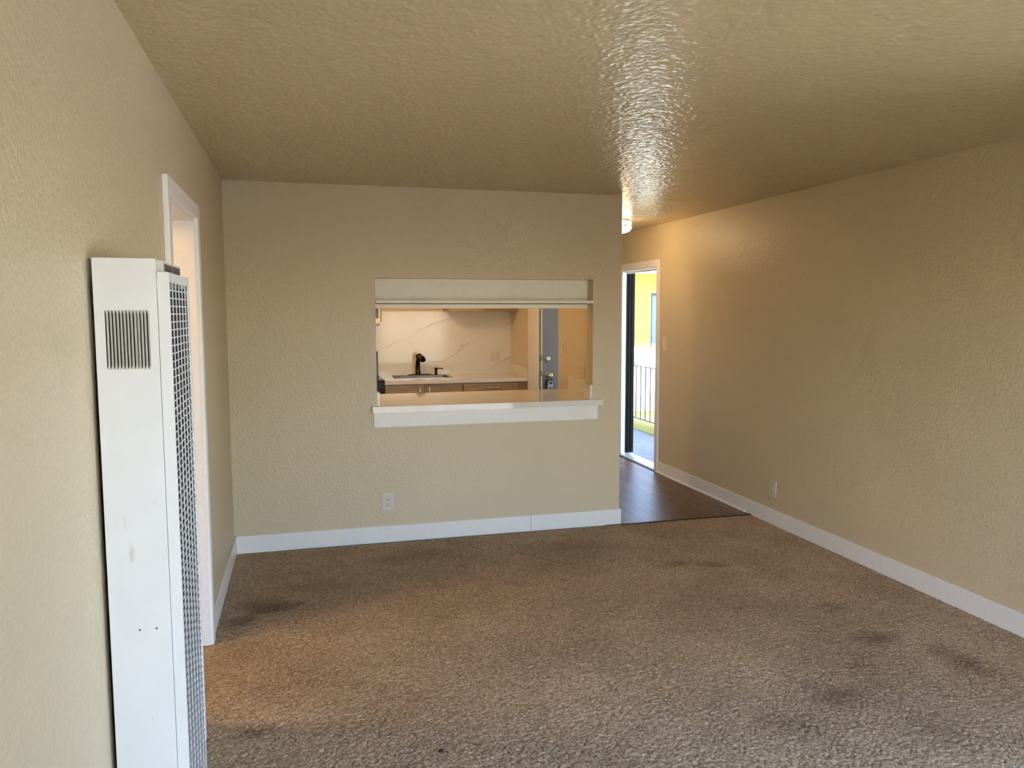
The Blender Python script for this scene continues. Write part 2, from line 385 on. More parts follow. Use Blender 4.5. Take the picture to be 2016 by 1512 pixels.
# rear wall behind the viewer with a large window
RX0, RX1, RZ0, RZ1 = .7, 3.5, .12, 2.1
b = BM(); b.box(-.12, RX0, REAR_Y-WT, REAR_Y, 0, H); b.box(RX1, W+WT, REAR_Y-WT, REAR_Y, 0, H)
b.box(RX0, RX1, REAR_Y-WT, REAR_Y, RZ1, H); b.box(RX0, RX1, REAR_Y-WT, REAR_Y, 0, RZ0)
tag(b.to('wall_rear', m_wall), 'greige wall behind the viewer with the large window', 'wall', kind='structure')
w1 = thing('window_1', (2.1, REAR_Y-.06, RZ0), 'large two pane window behind the viewer', 'window', kind='structure')
b = BM()
for x0, x1, z0, z1 in ((RX0, RX1, RZ0, RZ0+.05), (RX0, RX1, RZ1-.05, RZ1), (RX0, RX0+.05, RZ0, RZ1), (RX1-.05, RX1, RZ0, RZ1), (2.075, 2.125, RZ0, RZ1)):
    b.box(x0, x1, REAR_Y-.09, REAR_Y-.04, z0, z1)
b.to('window_frame', m_trim, w1)
BM().box(RX0+.05, 2.075, REAR_Y-.068, REAR_Y-.062, RZ0+.05, RZ1-.05).to('pane', m_glass, w1)
BM().box(2.125, RX1-.05, REAR_Y-.068, REAR_Y-.062, RZ0+.05, RZ1-.05).to('pane', m_glass, w1)

w2 = thing('added_window', (W+.06, -4.6, QZ0), 'unseen window added in the right wall to light the left wall', 'window', kind='structure')  # unseen window added to bring more daylight onto the left wall
b = BM()
for y0, y1, z0, z1 in ((QY0, QY1, QZ0, QZ0+.05), (QY0, QY1, QZ1-.05, QZ1), (QY0, QY0+.05, QZ0, QZ1), (QY1-.05, QY1, QZ0, QZ1), (-4.625, -4.575, QZ0, QZ1)):
    b.box(W+.04, W+.09, y0, y1, z0, z1)
b.to('window_frame', m_trim, w2)
BM().box(W+.062, W+.068, QY0+.05, -4.625, QZ0+.05, QZ1-.05).to('pane', m_glass, w2)
BM().box(W+.062, W+.068, -4.575, QY1-.05, QZ0+.05, QZ1-.05).to('pane', m_glass, w2)
tag(BM().box(-1.2, 5.2, REAR_Y-2.6, REAR_Y-.12, -.14, -.02).to('reflector_slab', plain('pale balcony concrete', (.62, .58, .50), .8, wear=.06, ns=4), kind='structure'), 'sunlit concrete balcony added outside the rear window to bounce sunlight in', 'reflector')  # unseen slab added to bounce sunlight up through the rear window
# kitchen / hall partition with the kitchen entry, kitchen outer walls, hall end
KE0, KE1 = 1.121, 2.07
b = BM(); b.box(KX, WE, WT, KE0, 0, H); b.box(KX, WE, KE1, 3.0, 0, H); b.box(KX, WE, KE0, KE1, 2.1, H)
tag(b.to('wall_partition', m_kwall), 'wall between kitchen and entry hall, seen through the pass-through', 'wall', kind='structure')
tag(BM().box(.33, KX, KY, KY+.12, 0, H).to('wall_kitchen', m_kwall), 'kitchen wall behind the sink', 'wall', kind='structure')
tag(BM().box(.33, .45, WT, KY, 0, H).to('wall_kitchen_left', m_kwall), 'kitchen wall beside the range', 'wall', kind='structure')
tag(BM().box(WE, W, 2.86, 2.98, 0, H).to('wall_hall_end', m_wall), 'end wall of the entry hall behind the open door', 'wall', kind='structure')
# hall floor: planks over a subfloor
fh = BM().box(.33, W+.06, -.035, 2.98, -.14, -.008).to('floor_hall', m_plank, kind='structure')
tag(fh, 'dark brown wood plank floor in the entry hall', 'floor')
px0, pw = WE-.12, .152; ix = 0
x = px0
plank_starts = (-.5, -.15, -.75, -.33, -.6, -.05, -.4, -.2, -.7)
while x < W-.001:
    x1 = min(x+pw, W)
    y = plank_starts[ix % 9]
    while y < 2.86:
        ya, yb_ = max(y, -.03), min(y+1.2, 2.86)
        if yb_-ya > .05:
            bb = bmesh.new(); box(bb, x+.0003, x1-.0003, ya+.0003, yb_-.0003, -.0078, 0, bev=.0006, seg=1)
            obj('plank', bb, m_plank, fh)
        y += 1.2
    x = x1; ix += 1
# transition strip between carpet and planks
tag(BM().prism([(-.052, 0), (-.045, .006), (-.032, .007), (-.024, .0)], 'YZ', WE+T, W-T).to('trim_1', plain('dark transition strip', (.045, .03, .022), .4, wear=.1), kind='structure'),
    'thin dark strip where the carpet meets the plank floor', 'trim')

# baseboards
def board(name, segs, label):
    r = thing(name, segs[0][:3:2] and (segs[0][0], segs[0][2], 0), label, 'baseboard', kind='structure')
    for s in segs:
        bb = bmesh.new(); box(bb, *s, bev=.003, seg=2); obj('board', bb, m_trim, r)
    return r
board('baseboard_back', [(T, 2.053, -T, 0, -.006, HB), (2.0545, WE+T, -T, 0, -.006, HB), (WE, WE+T, 0, KE0, -.006, HB)], 'white baseboard below the kitchen pass-through')
board('baseboard_left', [(0, T, -1.43, -.0, -.006, HB), (0, T, -3.0, -2.335, -.006, HB), (0, T, REAR_Y, -3.45, -.006, HB)], 'white baseboard along the wall of the heater')
br = board('baseboard_right', [(W-T, W, REAR_Y, 1.648, -.006, HB)], 'white baseboard along the long right wall')
BM().prism([(W-T, .002), (W-T-.016, .002), (W-T-.015, .009), (W-T-.009, .016), (W-T, .018)], 'XZ', .035, 1.648).to('shoe_moulding', m_trim, br)

# doorway in the left wall
d1 = thing('door_1', (0, -1.88, 0), 'white cased doorway beside the wall heater, open to a lit room', 'doorway', kind='structure')
CT, CW = .021, .062
for s in ((0, CT, DY0-CW, DY0+.004, -.006, 2.09), (0, CT, DY1-.004, DY1+CW, -.006, 2.09), (0, CT, DY0+.004, DY1-.004, DZ-.004, 2.09)):
    bb = bmesh.new(); box(bb, *s, bev=.004); obj('casing', bb, m_trim, d1)
for s in ((-LT-.005, .004, DY0, DY0+.016, 0, DZ), (-LT-.005, .004, DY1-.016, DY1, 0, DZ), (-LT-.005, .004, DY0+.016, DY1-.016, DZ-.016, DZ)):
    bb = bmesh.new(); box(bb, *s, bev=.002); obj('jamb', bb, m_trim, d1)
# the lit room behind that doorway
SY = -.60; SZ = 2.44
b = BM(); b.box(-2.3, -LT, SY, SY+.1, 0, SZ+.1); tag(b.to('wall_side_room', m_hallwall), 'warmly lit cream wall seen through the left doorway', 'wall', kind='structure')
tag(BM().box(-2.4, -2.3, -3.6, SY, 0, SZ+.1).to('wall_side_room_left', m_hallwall), 'far wall of the room beyond the left doorway', 'wall', kind='structure')
tag(BM().box(-2.3, -LT, -3.7, -3.6, 0, SZ+.1).to('wall_side_room_rear', m_hallwall), 'rear wall of the room beyond the left doorway', 'wall', kind='structure')
tag(BM().box(-2.3, -LT, -3.6, SY, SZ, SZ+.1).to('ceiling', m_hallwall, kind='structure'), 'ceiling of the room beyond the left doorway', 'ceiling')

# entry door frame in the right wall
d2 = thing('door_2', (W, 2.17, 0), 'white cased entry doorway at the end of the hall', 'doorway', kind='structure')
for s in ((W-.018, W, EY0-.065, EY0+.004, 0, 2.105), (W-.018, W, EY1-.004, EY1+.065, 0, 2.105), (W-.018, W, EY0+.004, EY1-.004, EZ-.004, 2.105)):
    bb = bmesh.new(); box(bb, *s, bev=.004); obj('casing', bb, m_trim, d2)
JX = W+.055
for s in ((W-.002, JX, EY1-.016, EY1, .02, EZ), (W-.002, W+WT, EY0, EY0+.016, .02, EZ), (W-.002, W+WT, EY0+.016, EY1-.016, EZ-.016, EZ)):
    bb = bmesh.new(); box(bb, *s, bev=.002); obj('jamb', bb, m_trim, d2)
bb = bmesh.new(); box(bb, W+.05, W+.085, EY0+.016, EY1-.03, EZ-.034, EZ-.016, bev=.002); obj('door_stop', bb, m_trim, d2)
bb = bmesh.new(); box(bb, W+.05, W+.085, EY0+.016, EY0+.028, .02, EZ-.034, bev=.002); obj('door_stop', bb, m_trim, d2)
# hinge leaves with screw holes on the far jamb
for hz in (.21, 1.02, 1.80):
    bb = bmesh.new(); box(bb, W+.004, W+.044, EY1-.0175, EY1-.0155, hz, hz+.10, bev=.001, seg=1)
    hg = obj('hinge_leaf', bb, plain('painted hinge', (.70, .69, .62), .4, wear=.05), d2)
    b = BM()
    for k, (sx, sz) in enumerate(((.014, .018), (.034, .035), (.014, .062), (.034, .085))):
        b.cyl((W+sx, EY1-.0174, hz+sz), (W+sx, EY1-.0184, hz+sz), .004, seg=10)
    b.to('screw', m_steel, hg)
# black steel security door frame on the outer half of the far jamb
sf = thing('security_door_frame', (W+.1, EY1-.03, .02), 'black steel security door frame on the far side of the entry doorway', 'door frame')
for i, (x0, x1, dy) in enumerate(((JX, JX+.028, .020), (JX+.028, JX+.036, .026), (JX+.036, JX+.062, .022), (JX+.062, JX+.070, .029), (JX+.070, JX+.098, .024))):
    bb = bmesh.new(); box(bb, x0, x1, EY1-dy, EY1+.0, .03, EZ-.016, bev=.0015, seg=1); obj('steel_profile', bb, m_darkmetal, sf)
# threshold
b = BM(); b.prism([(W-.012, 0), (W+.0, .014), (W+.05, .022), (W+.12, .018), (W+.17, 0.004), (W+.17, -.02), (W-.012, -.006)], 'XZ', EY0+.002, EY1-.002)
tag(b.to('threshold', m_alu), 'pale metal threshold under the open entry door', 'threshold')
bb = BM().box(W-.024, W-.0125, EY0-.0, EY1+.0, .0, .006).to('trim_2', m_black, kind='structure'); tag(bb, 'dark seam in front of the entry threshold', 'trim')

# ------------------------------------------------------------------ outdoors
tag(BM().box(W+.12, 5.06, -8, 20, -.2, -.012).to('walkway', m_concrete, kind='structure'), 'concrete walkway outside the entry door', 'walkway')
tag(BM().box(4.87, 5.06, -8, 20, -.012, .075, bev=.006).to('walkway_curb', m_yellow, kind='structure'), 'yellow curb under the walkway railing', 'curb')
tag(BM().box(W+.135, 5.35, -8, 8.0, 2.52, 2.7).to('walkway_roof', m_trim, kind='structure'), 'roof overhang above the walkway', 'roof')
rl = thing('railing', (4.95, 4.0, .1), 'thin black metal railing along the walkway outside the entry door', 'railing')
BM().box(4.935, 4.955, -1, 13, .843, .856, bev=.002, seg=1).to('top_rail', m_rail, rl)
BM().box(4.935, 4.955, -1, 13, .115, .13, bev=.002, seg=1).to('bottom_rail', m_rail, rl)
k = 0; y = -.9
while y < 13:
    BM().box(4.938, 4.952, y-.007, y+.007, .13, .845).to('baluster', m_rail, rl); y += .1533
for y in (-.95, 2.0, 7.0, 12.9):
    BM().box(4.935, 4.955, y-.010, y+.010, .075, .856, bev=.002, seg=1).to('post', m_rail, rl)
tag(BM().box(3.5, 60, -30, 60, -3.2, -3.0).to('courtyard_ground', m_ground, kind='structure'), 'courtyard ground below the walkway', 'ground')
ab = thing('apartment_building', (11, 14, -3), 'yellow apartment wing across the courtyard, seen through the entry door', 'building')
WY = 14.0
b = BM(); b.box(5.2, 9.545, WY, WY+.25, -.74, 2.6); b.box(10.6, 22, WY, WY+.25, -.74, 2.6); b.box(9.545, 10.6, WY, WY+.25, 2.09, 2.6); b.box(9.545, 10.6, WY, WY+.25, -.74, -.2)
b.to('upper_wall', m_yellow, ab)
BM().box(5.2, 22, WY-1.05, WY-.93, -.66, .70).to('sunlit_white_panel', m_trim, ab)  # white panel puts the sun glare on the lower wall into its colour
BM().box(5.2, 22, WY-1.05, WY+.25, -.94, -.66).to('floor_band', m_paleblue, ab)
BM().box(5.2, 22, WY-1.0, WY+.25, -3.0, -.94).to('lower_wall', m_yellow, ab)
BM().box(5.0, 22.2, WY-.85, WY+.6, 2.6, 2.64).to('soffit', m_paleblue, ab)
BM().box(5.0, 22.2, WY-.9, WY-.85, 2.58, 2.95).to('fascia', m_paleblue, ab)
BM().box(5.0, 22.2, WY-.85, WY+7, 2.64, 3.0).to('roof', m_trim, ab)
wf = BM()
for x0, x1, z0, z1 in ((9.545, 9.59, -.2, 2.09), (10.55, 10.6, -.2, 2.09), (9.59, 10.55, 2.02, 2.09), (9.59, 10.55, -.2, -.12), (9.59, 10.55, .60, .66)):
    wf.box(x0, x1, WY+.02, WY+.1, z0, z1)
wfo = wf.to('window_frame', m_bluegrey, ab)
BM().box(9.59, 10.55, WY+.05, WY+.06, .66, 2.02).to('pane', m_paneglass, wfo)
BM().box(9.59, 10.55, WY+.05, WY+.06, -.12, .60).to('pane', m_paneglass, wfo)

# ------------------------------------------------------------------ pass-through trim
tp = thing('trim_3', (1.744, .06, 1.62), 'cream recessed header of the pass-through with its white ledge', 'trim', kind='structure')
BM().box(OX0, OX1, .112, .135, 1.672, OZ1+.0, ).to('header_panel', m_cream, tp)
bb = bmesh.new(); box(bb, OX0+.001, OX1+.004, -.006, .112, 1.6565, 1.678, bev=.002); obj('ledge', bb, m_cream, tp)
bb = bmesh.new(); box(bb, OX0+.001, OX1-.001, .098, .135, 1.621, 1.652, bev=.002); obj('fascia', bb, m_cream, tp)
BM().box(OX0+.001, OX1-.001, .116, .13, 1.648, 1.6565).to('shadow_gap_strip', m_darkin, tp)
bb = bmesh.new(); box(bb, .931, 2.567, -.018, 0, .806, .908, bev=.002); tag(obj('trim_4', bb, m_trim, kind='structure'), 'white apron board below the pass-through counter', 'trim')
# pass-through countertop
bb = bmesh.new()
prism(bb, [(.921, -.052), (2.596, -.052), (2.596, 0), (OX1, 0), (OX1, WT), (KX, WT), (KX, .80), (.45, .80), (.45, WT), (OX0, WT), (OX0, 0), (.921, 0)], 'XY', .910, .953)
bmesh.ops.bevel(bb, geom=[e for e in bb.edges if abs(e.verts[0].co.z-e.verts[1].co.z) < 1e-6 and (e.verts[0].co.y < -.05 and e.verts[1].co.y < -.05)], offset=.003, segments=2, affect='EDGES')
tag(obj('bar_countertop', bb, m_quartz2), 'glossy white quartz bar counter running through the pass-through opening', 'countertop')
bb = bmesh.new(); box(bb, OX1-.020, OX1, .0, WT, .953, 1.058, bev=.0015); tag(obj('splash_strip', bb, m_quartz2), 'short white upstand at the right end of the bar counter opening', 'upstand')
bb = bmesh.new(); box(bb, OX0, OX0+.020, .0, WT, .953, 1.045, bev=.0015); tag(obj('splash_strip', bb, m_quartz2), 'short white upstand at the left end of the bar counter opening', 'upstand')
bb = bmesh.new(); box(bb, KX-.020, KX, WT, .80, .953, 1.058, bev=.0015); tag(obj('splash_strip', bb, m_quartz2), 'long glossy upstand on the kitchen side wall below the outlet', 'upstand')
# peninsula cabinet carrying the bar counter on the kitchen side
pc = thing('peninsula_cabinet', (1.5, .45, 0), 'oak base cabinet under the bar counter on the kitchen side', 'cabinet')
BM().box(.452, KX-.004, WT+.002, .74, .1, .908).to('body', m_oakv, pc)
BM().box(.452, KX-.004, WT+.002, .68, 0, .1).to('toe_kick', m_black, pc)
for i in range(4):
    x0 = .47+i*.54; bb = bmesh.new(); box(bb, x0, x0+.53, .74, .758, .12, .895, bev=.003); dd = obj('door', bb, m_oak, pc)
    BM().tube([(x0+.48, .758, .74), (x0+.48, .782, .75), (x0+.48, .788, .79), (x0+.48, .782, .83), (x0+.48, .758, .84)], .005, seg=8).to('handle', m_nickel, dd, smooth=True)

# ------------------------------------------------------------------ kitchen along the far wall
CZ = .945
bb = bmesh.new(); box(bb, .452, KX-.001, KY-.021, KY-.001, CZ, 1.605); tag(obj('backsplash', bb, m_quartz), 'cream quartz backsplash slab with thin grey veins behind the sink', 'backsplash')
BY = KY-.022
# countertop with sink cut-out
SX0, SX1, SY0, SY1 = 1.345, 1.915, 2.235, 2.625
b = BM(); cy0, cy1 = 2.075, BY
b.box(1.222, SX0+.012, cy0, cy1, CZ-.038, CZ); b.box(SX1-.012, KX, cy0, cy1, CZ-.038, CZ)
b.box(SX0+.012, SX1-.012, cy0, SY0+.012, CZ-.038, CZ); b.box(SX0+.012, SX1-.012, SY1-.012, cy1, CZ-.038, CZ)
tag(b.to('countertop', m_quartz2), 'white quartz countertop holding the steel sink', 'countertop')
bb = bmesh.new(); box(bb, KX-.02, KX, cy0+.01, BY, CZ, CZ+.105, bev=.0015); tag(obj('splash_strip', bb, m_quartz2), 'short upstand at the right end of the sink countertop', 'upstand')
# sink
sk = thing('kitchen_sink', (1.63, 2.43, CZ), 'stainless steel drop-in sink in the far kitchen countertop', 'sink')
b = BM()
for s in ((SX0, SX1, SY0, SY0+.012), (SX0, SX1, SY1-.062, SY1), (SX0, SX0+.03, SY0+.012, SY1-.062), (SX1-.03, SX1, SY0+.012, SY1-.062)):
    b.box(*s, CZ, CZ+.006)
b.to('rim', m_steel, sk)
bb = bmesh.new()
ix0, ix1, iy0, iy1 = SX0+.03, SX1-.03, SY0+.012, SY1-.062
loops = []
for d, z in ((0, CZ+.006), (.004, CZ-.01), (.018, CZ-.13), (.05, CZ-.16)):
    pts = []
    r = .05
    for cx, cy_, a0 in ((ix1-d-r, iy1-d-r, 0), (ix0+d+r, iy1-d-r, 90), (ix0+d+r, iy0+d+r, 180), (ix1-d-r, iy0+d+r, 270)):
        for q in range(5):
            t = math.radians(a0+q*22.5); pts.append(bb.verts.new((cx+r*math.cos(t), cy_+r*math.sin(t), z)))
    loops.append(pts)
for A, B_ in zip(loops, loops[1:]):
    for i in range(20): bb.faces.new((A[i], A[(i+1) % 20], B_[(i+1) % 20], B_[i]))
bb.faces.new(loops[-1])
obj('basin', bb, m_steel, sk, smooth=True)
BM().cyl((1.63, 2.40, CZ-.159), (1.63, 2.40, CZ-.155), .04).to('drain', m_steel, sk)
# faucet
fx, fy, fz = 1.612, 2.595, CZ+.006
fc = thing('faucet', (fx, fy, fz), 'dark bronze pull-out faucet on the sink', 'faucet')
bb = bmesh.new(); lathe(bb, [(.0, 0), (.125, 0), (.125, .006), (.11, .010), (.0, .011)], 40, (fx+.02, fy, fz))
for v in bb.verts: v.co.y = fy+(v.co.y-fy)*.23
obj('base_plate', bb, m_bronze, fc, smooth=True)
BM().tube([(fx, fy, fz+.008), (fx, fy, fz+.03), (fx-.002, fy, fz+.09), (fx+.002, fy-.012, fz+.15), (fx+.012, fy-.035, fz+.185), (fx+.022, fy-.055, fz+.195)], [.031, .027, .024, .024, .026, .022]).to('body', m_bronze, fc, smooth=True)
BM().tube([(fx+.014, fy-.04, fz+.19), (fx+.026, fy-.080, fz+.188), (fx+.032, fy-.115, fz+.176), (fx+.034, fy-.135, fz+.160)], [.021, .025, .029, .028]).to('spray_head', m_bronze, fc, smooth=True)
BM().tube([(fx-.006, fy+.004, fz+.178), (fx-.004, fy+.004, fz+.197), (fx+.006, fy-.014, fz+.214), (fx+.024, fy-.05, fz+.218)], [.018, .016, .009, .006], seg=12).to('lever', m_bronze, fc, smooth=True)
# soap dispenser
sx, sy = 1.80, 2.595
sd = thing('soap_dispenser', (sx, sy, fz), 'small dark bronze soap dispenser to the right of the faucet', 'soap dispenser')
BM().lathe([(.0, 0), (.020, 0), (.020, .006), (.013, .010), (.012, .045), (.015, .050), (.015, .070), (.008, .074), (.0, .074)], 20, (sx, sy, fz)).to('body', m_bronze, sd, smooth=True)
BM().tube([(sx, sy, fz+.064), (sx+.03, sy-.01, fz+.066), (sx+.062, sy-.02, fz+.064), (sx+.072, sy-.024, fz+.056)], [.006, .005, .005, .004], seg=10).to('spout', m_bronze, sd, smooth=True)
# base cabinets
CF = 2.118
def pull(p0, p1, out, parent):
    p0, p1 = Vector(p0), Vector(p1); o_ = Vector((0, -out, 0))
    pts = [p0, p0+o_*.55+(p1-p0)*.06, p0+o_+(p1-p0)*.28, p0+o_+(p1-p0)*.5, p0+o_+(p1-p0)*.72, p1+o_*.55-(p1-p0)*.06, p1]
    BM().tube(pts, [.0075, .0065, .0075, .009, .0075, .0065, .0075], seg=10).to('handle', m_nickel, parent, smooth=True)
sb = thing('sink_cabinet', (1.6, 2.4, 0), 'oak base cabinet with two doors under the steel sink', 'cabinet')
b = BM(); b.box(1.224, 1.242, CF+.02, BY-.001, .1, CZ-.040); b.box(1.966, 1.984, CF+.02, BY-.001, .1, CZ-.040); b.box(1.242, 1.966, CF+.02, BY-.001, .1, .118); b.box(1.242, 1.966, BY-.012, BY-.001, .118, CZ-.040); b.box(1.242, 1.966, CF+.02, CF+.038, CZ-.075, CZ-.040); b.to('body', m_oakv, sb)
BM().box(1.224, 1.984, CF+.07, BY-.001, 0, .1).to('toe_kick', m_black, sb)
for x0, x1, hx in ((1.228, 1.601, 1.556), (1.605, 1.980, 1.650)):
    bb = bmesh.new(); box(bb, x0, x1, CF, CF+.019, .12, .893, bev=.003); dd = obj('door', bb, m_oak, sb)
    pull((hx, CF, .885), (hx, CF, .785), .028, dd)
db = thing('drawer_cabinet', (2.3, 2.4, 0), 'oak base cabinet with a wide drawer at the right end of the sink counter', 'cabinet')
BM().box(1.986, KX-.002, CF+.02, BY-.001, .1, CZ-.040).to('body', m_oakv, db)
BM().box(1.986, KX-.002, CF+.07, BY-.001, 0, .1).to('toe_kick', m_black, db)
for z0, z1 in ((.745, .893), (.44, .739), (.12, .434)):
    bb = bmesh.new(); box(bb, 1.990, 2.552, CF, CF+.019, z0, z1, bev=.003); dd = obj('drawer', bb, m_oak, db)
    zc = .852 if z0 > .7 else (z0+z1)/2
    pull((2.222, CF, zc), (2.352, CF, zc), .028, dd)
BM().box(2.556, KX-.002, CF+.004, CF+.02, .12, .893).to('filler_strip', m_oakv, db)
# wall cabinet above right
wc = thing('wall_cabinet', (2.27, 2.58, 1.605), 'oak wall cabinet above the right half of the sink counter', 'cabinet')
BM().box(1.905, KX-.002, 2.44, KY, 1.605, 2.36).to('body', m_oakv, wc)
for x0, x1 in ((1.908, 2.268), (2.272, KX-.005)):
    bb = bmesh.new(); box(bb, x0, x1, 2.42, 2.44, 1.605, 2.35, bev=.003); obj('door', bb, m_oakv, wc)
# range at the left
rg = thing('kitchen_range', (.84, 2.4, 0), 'black freestanding range at the left end of the sink counter', 'range')
bb = bmesh.new(); box(bb, .456, 1.216, 2.075, BY, .05, .935, bev=.004); obj('body', bb, m_blackgl, rg)
bb = bmesh.new(); box(bb, .456, 1.218, 2.055, BY-.06, .935, .955, bev=.005); ct = obj('cooktop', bb, m_blackgl, rg)
for bx, by in ((.65, 2.22), (1.03, 2.22), (.65, 2.50), (1.03, 2.50)):
    BM().lathe([(.05, .955), (.095, .957), (.095, .961), (.05, .963)], 28, (bx, by, 0)).to('burner', m_darkmetal, ct, smooth=True)
bb = bmesh.new(); prism(bb, [(BY-.08, .955), (BY-.05, 1.19), (BY-.002, 1.20), (BY-.002, .955)], 'YZ', .458, 1.214); obj('backguard', bb, m_blackgl, rg)
for kx in (.58, .72, .96, 1.10):
    BM().cyl((kx, BY-.062, 1.09), (kx, BY-.095, 1.085), .02, .017, seg=16).to('knob', m_darkmetal, rg, smooth=True)
bb = bmesh.new(); box(bb, .47, 1.20, 2.055, 2.075, .28, .86, bev=.004); dd = obj('oven_door', bb, m_blackgl, rg)
BM().tube([(.52, 2.055, .80), (.52, 2.02, .80), (1.15, 2.02, .80), (1.15, 2.055, .80)], .01, seg=10).to('handle', m_steel, dd, smooth=True)
BM().box(.47, 1.20, 2.058, 2.075, .07, .265).to('drawer', m_blackgl, rg)
# over-the-range microwave with an oak filler beside it
mw = thing('microwave', (.84, 2.53, 1.47), 'white and black over-range microwave at the left edge of the pass-through', 'microwave')
bb = bmesh.new(); box(bb, .458, 1.214, 2.345, BY, 1.478, 1.88, bev=.004); obj('body', bb, m_heater, mw)
bb = bmesh.new(); box(bb, .47, 1.04, 2.33, 2.345, 1.49, 1.87, bev=.004); obj('door', bb, m_blackgl, mw)
bb = bmesh.new(); box(bb, 1.045, 1.212, 2.33, 2.345, 1.49, 1.87, bev=.003); cp = obj('control_panel', bb, m_heater, mw)
BM().box(1.06, 1.196, 2.327, 2.331, 1.535, 1.86).to('display', m_blackgl, cp)
BM().box(.47, 1.205, 2.36, BY-.03, 1.462, 1.478).to('vent_plate', m_blackgl, mw)
oc = thing('wall_cabinet', (.84, 2.56, 1.88), 'oak wall cabinet and side panel around the microwave', 'cabinet')
BM().box(.458, 1.214, 2.43, KY, 1.882, 2.36).to('body', m_oakv, oc)
BM().box(1.2155, 1.234, 2.41, BY-.0005, 1.50, 2.36).to('side_panel', m_oakv, oc)

# ------------------------------------------------------------------ electrical plates (local: faces -Y, origin at plate centre on the wall)
def lbox(name, mat, parent, x0, x1, y0, y1, z0, z1, bev=0):
    bb = bmesh.new(); box(bb, x0, x1, y0, y1, z0, z1, bev=bev); return obj(name, bb, mat, parent)
def plate(name, label, cat, loc, rotz, kind, w=.070, h=.115, mat=m_white_pl, group=None):
    r = thing(name, loc, label, cat, group, world_parts=False); r.rotation_euler = (0, 0, rotz)
    lbox('cover_plate', mat, r, -w/2, w/2, -.006, 0, -h/2, h/2, .0025)
    def gang(cx, what):
        ins = lbox('receptacle' if what == 'outlet' else 'rocker', mat, r, cx-.0168, cx+.0168, -.0085 if what == 'outlet' else -.0105, -.0055, -.033, .033, .0012)
        lbox('gap', m_slot, r, cx-.0178, cx+.0178, -.0063, -.0056, -.0342, .0342)
        if what == 'outlet':
            for zc in (.017, -.017):
                bb = bmesh.new()
                box(bb, cx-.0085, cx-.0065, -.0089, -.0084, zc-.0005, zc+.0085); box(bb, cx+.0055, cx+.0075, -.0089, -.0084, zc+.0005, zc+.0085)
                cyl(bb, (cx-.0005, -.0089, zc-.0065), (cx-.0005, -.0084, zc-.0065), .0032, seg=12)
                obj('socket_slots', bb, m_slot, ins)
        elif what == 'switch':
            lbox('indicator', m_slot, ins, cx-.003, cx+.003, -.0110, -.0104, -.027, -.021)
    if kind == 'double': gang(-.023, 'switch'); gang(.023, 'outlet')
    else: gang(0, kind)
    for zc in (.048, -.048):
        bb = bmesh.new(); cyl(bb, (0, -.0068, zc), (0, -.0058, zc), .003, seg=10); obj('screw', bb, mat, r)
    return r
plate('wall_outlet', 'duplex outlet low on the wall below the pass-through', 'outlet', (1.018, 0, .281), 0, 'outlet', w=.076, h=.124)
plate('wall_outlet', 'outlet low on the long right wall above the baseboard', 'outlet', (W, -.312, .268), -math.pi/2, 'outlet', w=.086, h=.120)
plate('light_switch', 'rocker light switch beside the entry door casing', 'light switch', (W, 1.542, 1.285), -math.pi/2, 'switch', w=.088, h=.128, mat=m_ivory)
plate('switch_outlet_plate', 'double plate with switch and outlet on the veined backsplash', 'outlet', (2.468, BY, 1.133), 0, 'double', w=.122, h=.124, mat=m_ivory)
plate('light_switch', 'switch plate on the kitchen side wall near the grey door', 'light switch', (KX, .976, 1.283), -math.pi/2, 'switch', w=.115, h=.118, mat=m_ivory)
plate('wall_outlet', 'outlet on the kitchen side wall above the bar counter', 'outlet', (KX, .50, 1.127), -math.pi/2, 'outlet', w=.118, h=.118, mat=m_ivory)

# ------------------------------------------------------------------ entry door leaf, swung open 90 degrees into the hall
DX0, DX1, DYF, DYB = 2.945, W-.004, 2.586, 2.630
ed = thing('entry_door', (W, DYB, .01), 'grey entry door standing open in the hall, seen through the pass-through', 'door')
bb = bmesh.new(); box(bb, DX0, DX1, DYF, DYB, .012, 2.02, bev=.0015, seg=1); slab = obj('door_slab', bb, m_doorgrey, ed)
BM().box(DX0-.0012, DX0+.0005, DYF+.001, DYB-.001, .014, 2.018).to('edge_strip', m_trim, ed)
for zc in (1.098, .935):
    b = BM(); b.box(DX0-.0025, DX0-.0008, DYF+.008, DYB-.008, zc-.030, zc+.030); lp = b.to('latch_plate', m_black, ed)
    BM().box(DX0-.010, DX0-.002, DYF+.016, DYB-.016, zc-.010, zc+.010).to('latch_bolt', m_brass, lp)
KXD = 3.012
BM().lathe([(.0, 0), (.031, 0), (.031, -.006), (.025, -.014), (.022, -.022), (.010, -.023), (.0, -.021)], 28, (KXD, DYF, 1.098), 'Y').to('deadbolt', m_nickel, ed, smooth=True)
BM().lathe([(.0, 0), (.032, 0), (.032, -.005), (.014, -.010), (.013, -.030), (.024, -.038), (.028, -.050), (.025, -.062), (.015, -.066), (.0, -.066)], 28, (KXD+.006, DYF, .921), 'Y').to('knob', m_brass, ed, smooth=True)
for hz in (.25, 1.05, 1.83):
    BM().cyl((W-.002, DYB+.002, hz-.05), (W-.002, DYB+.002, hz+.05), .007, seg=12).to('hinge', m_nickel, ed, smooth=True)
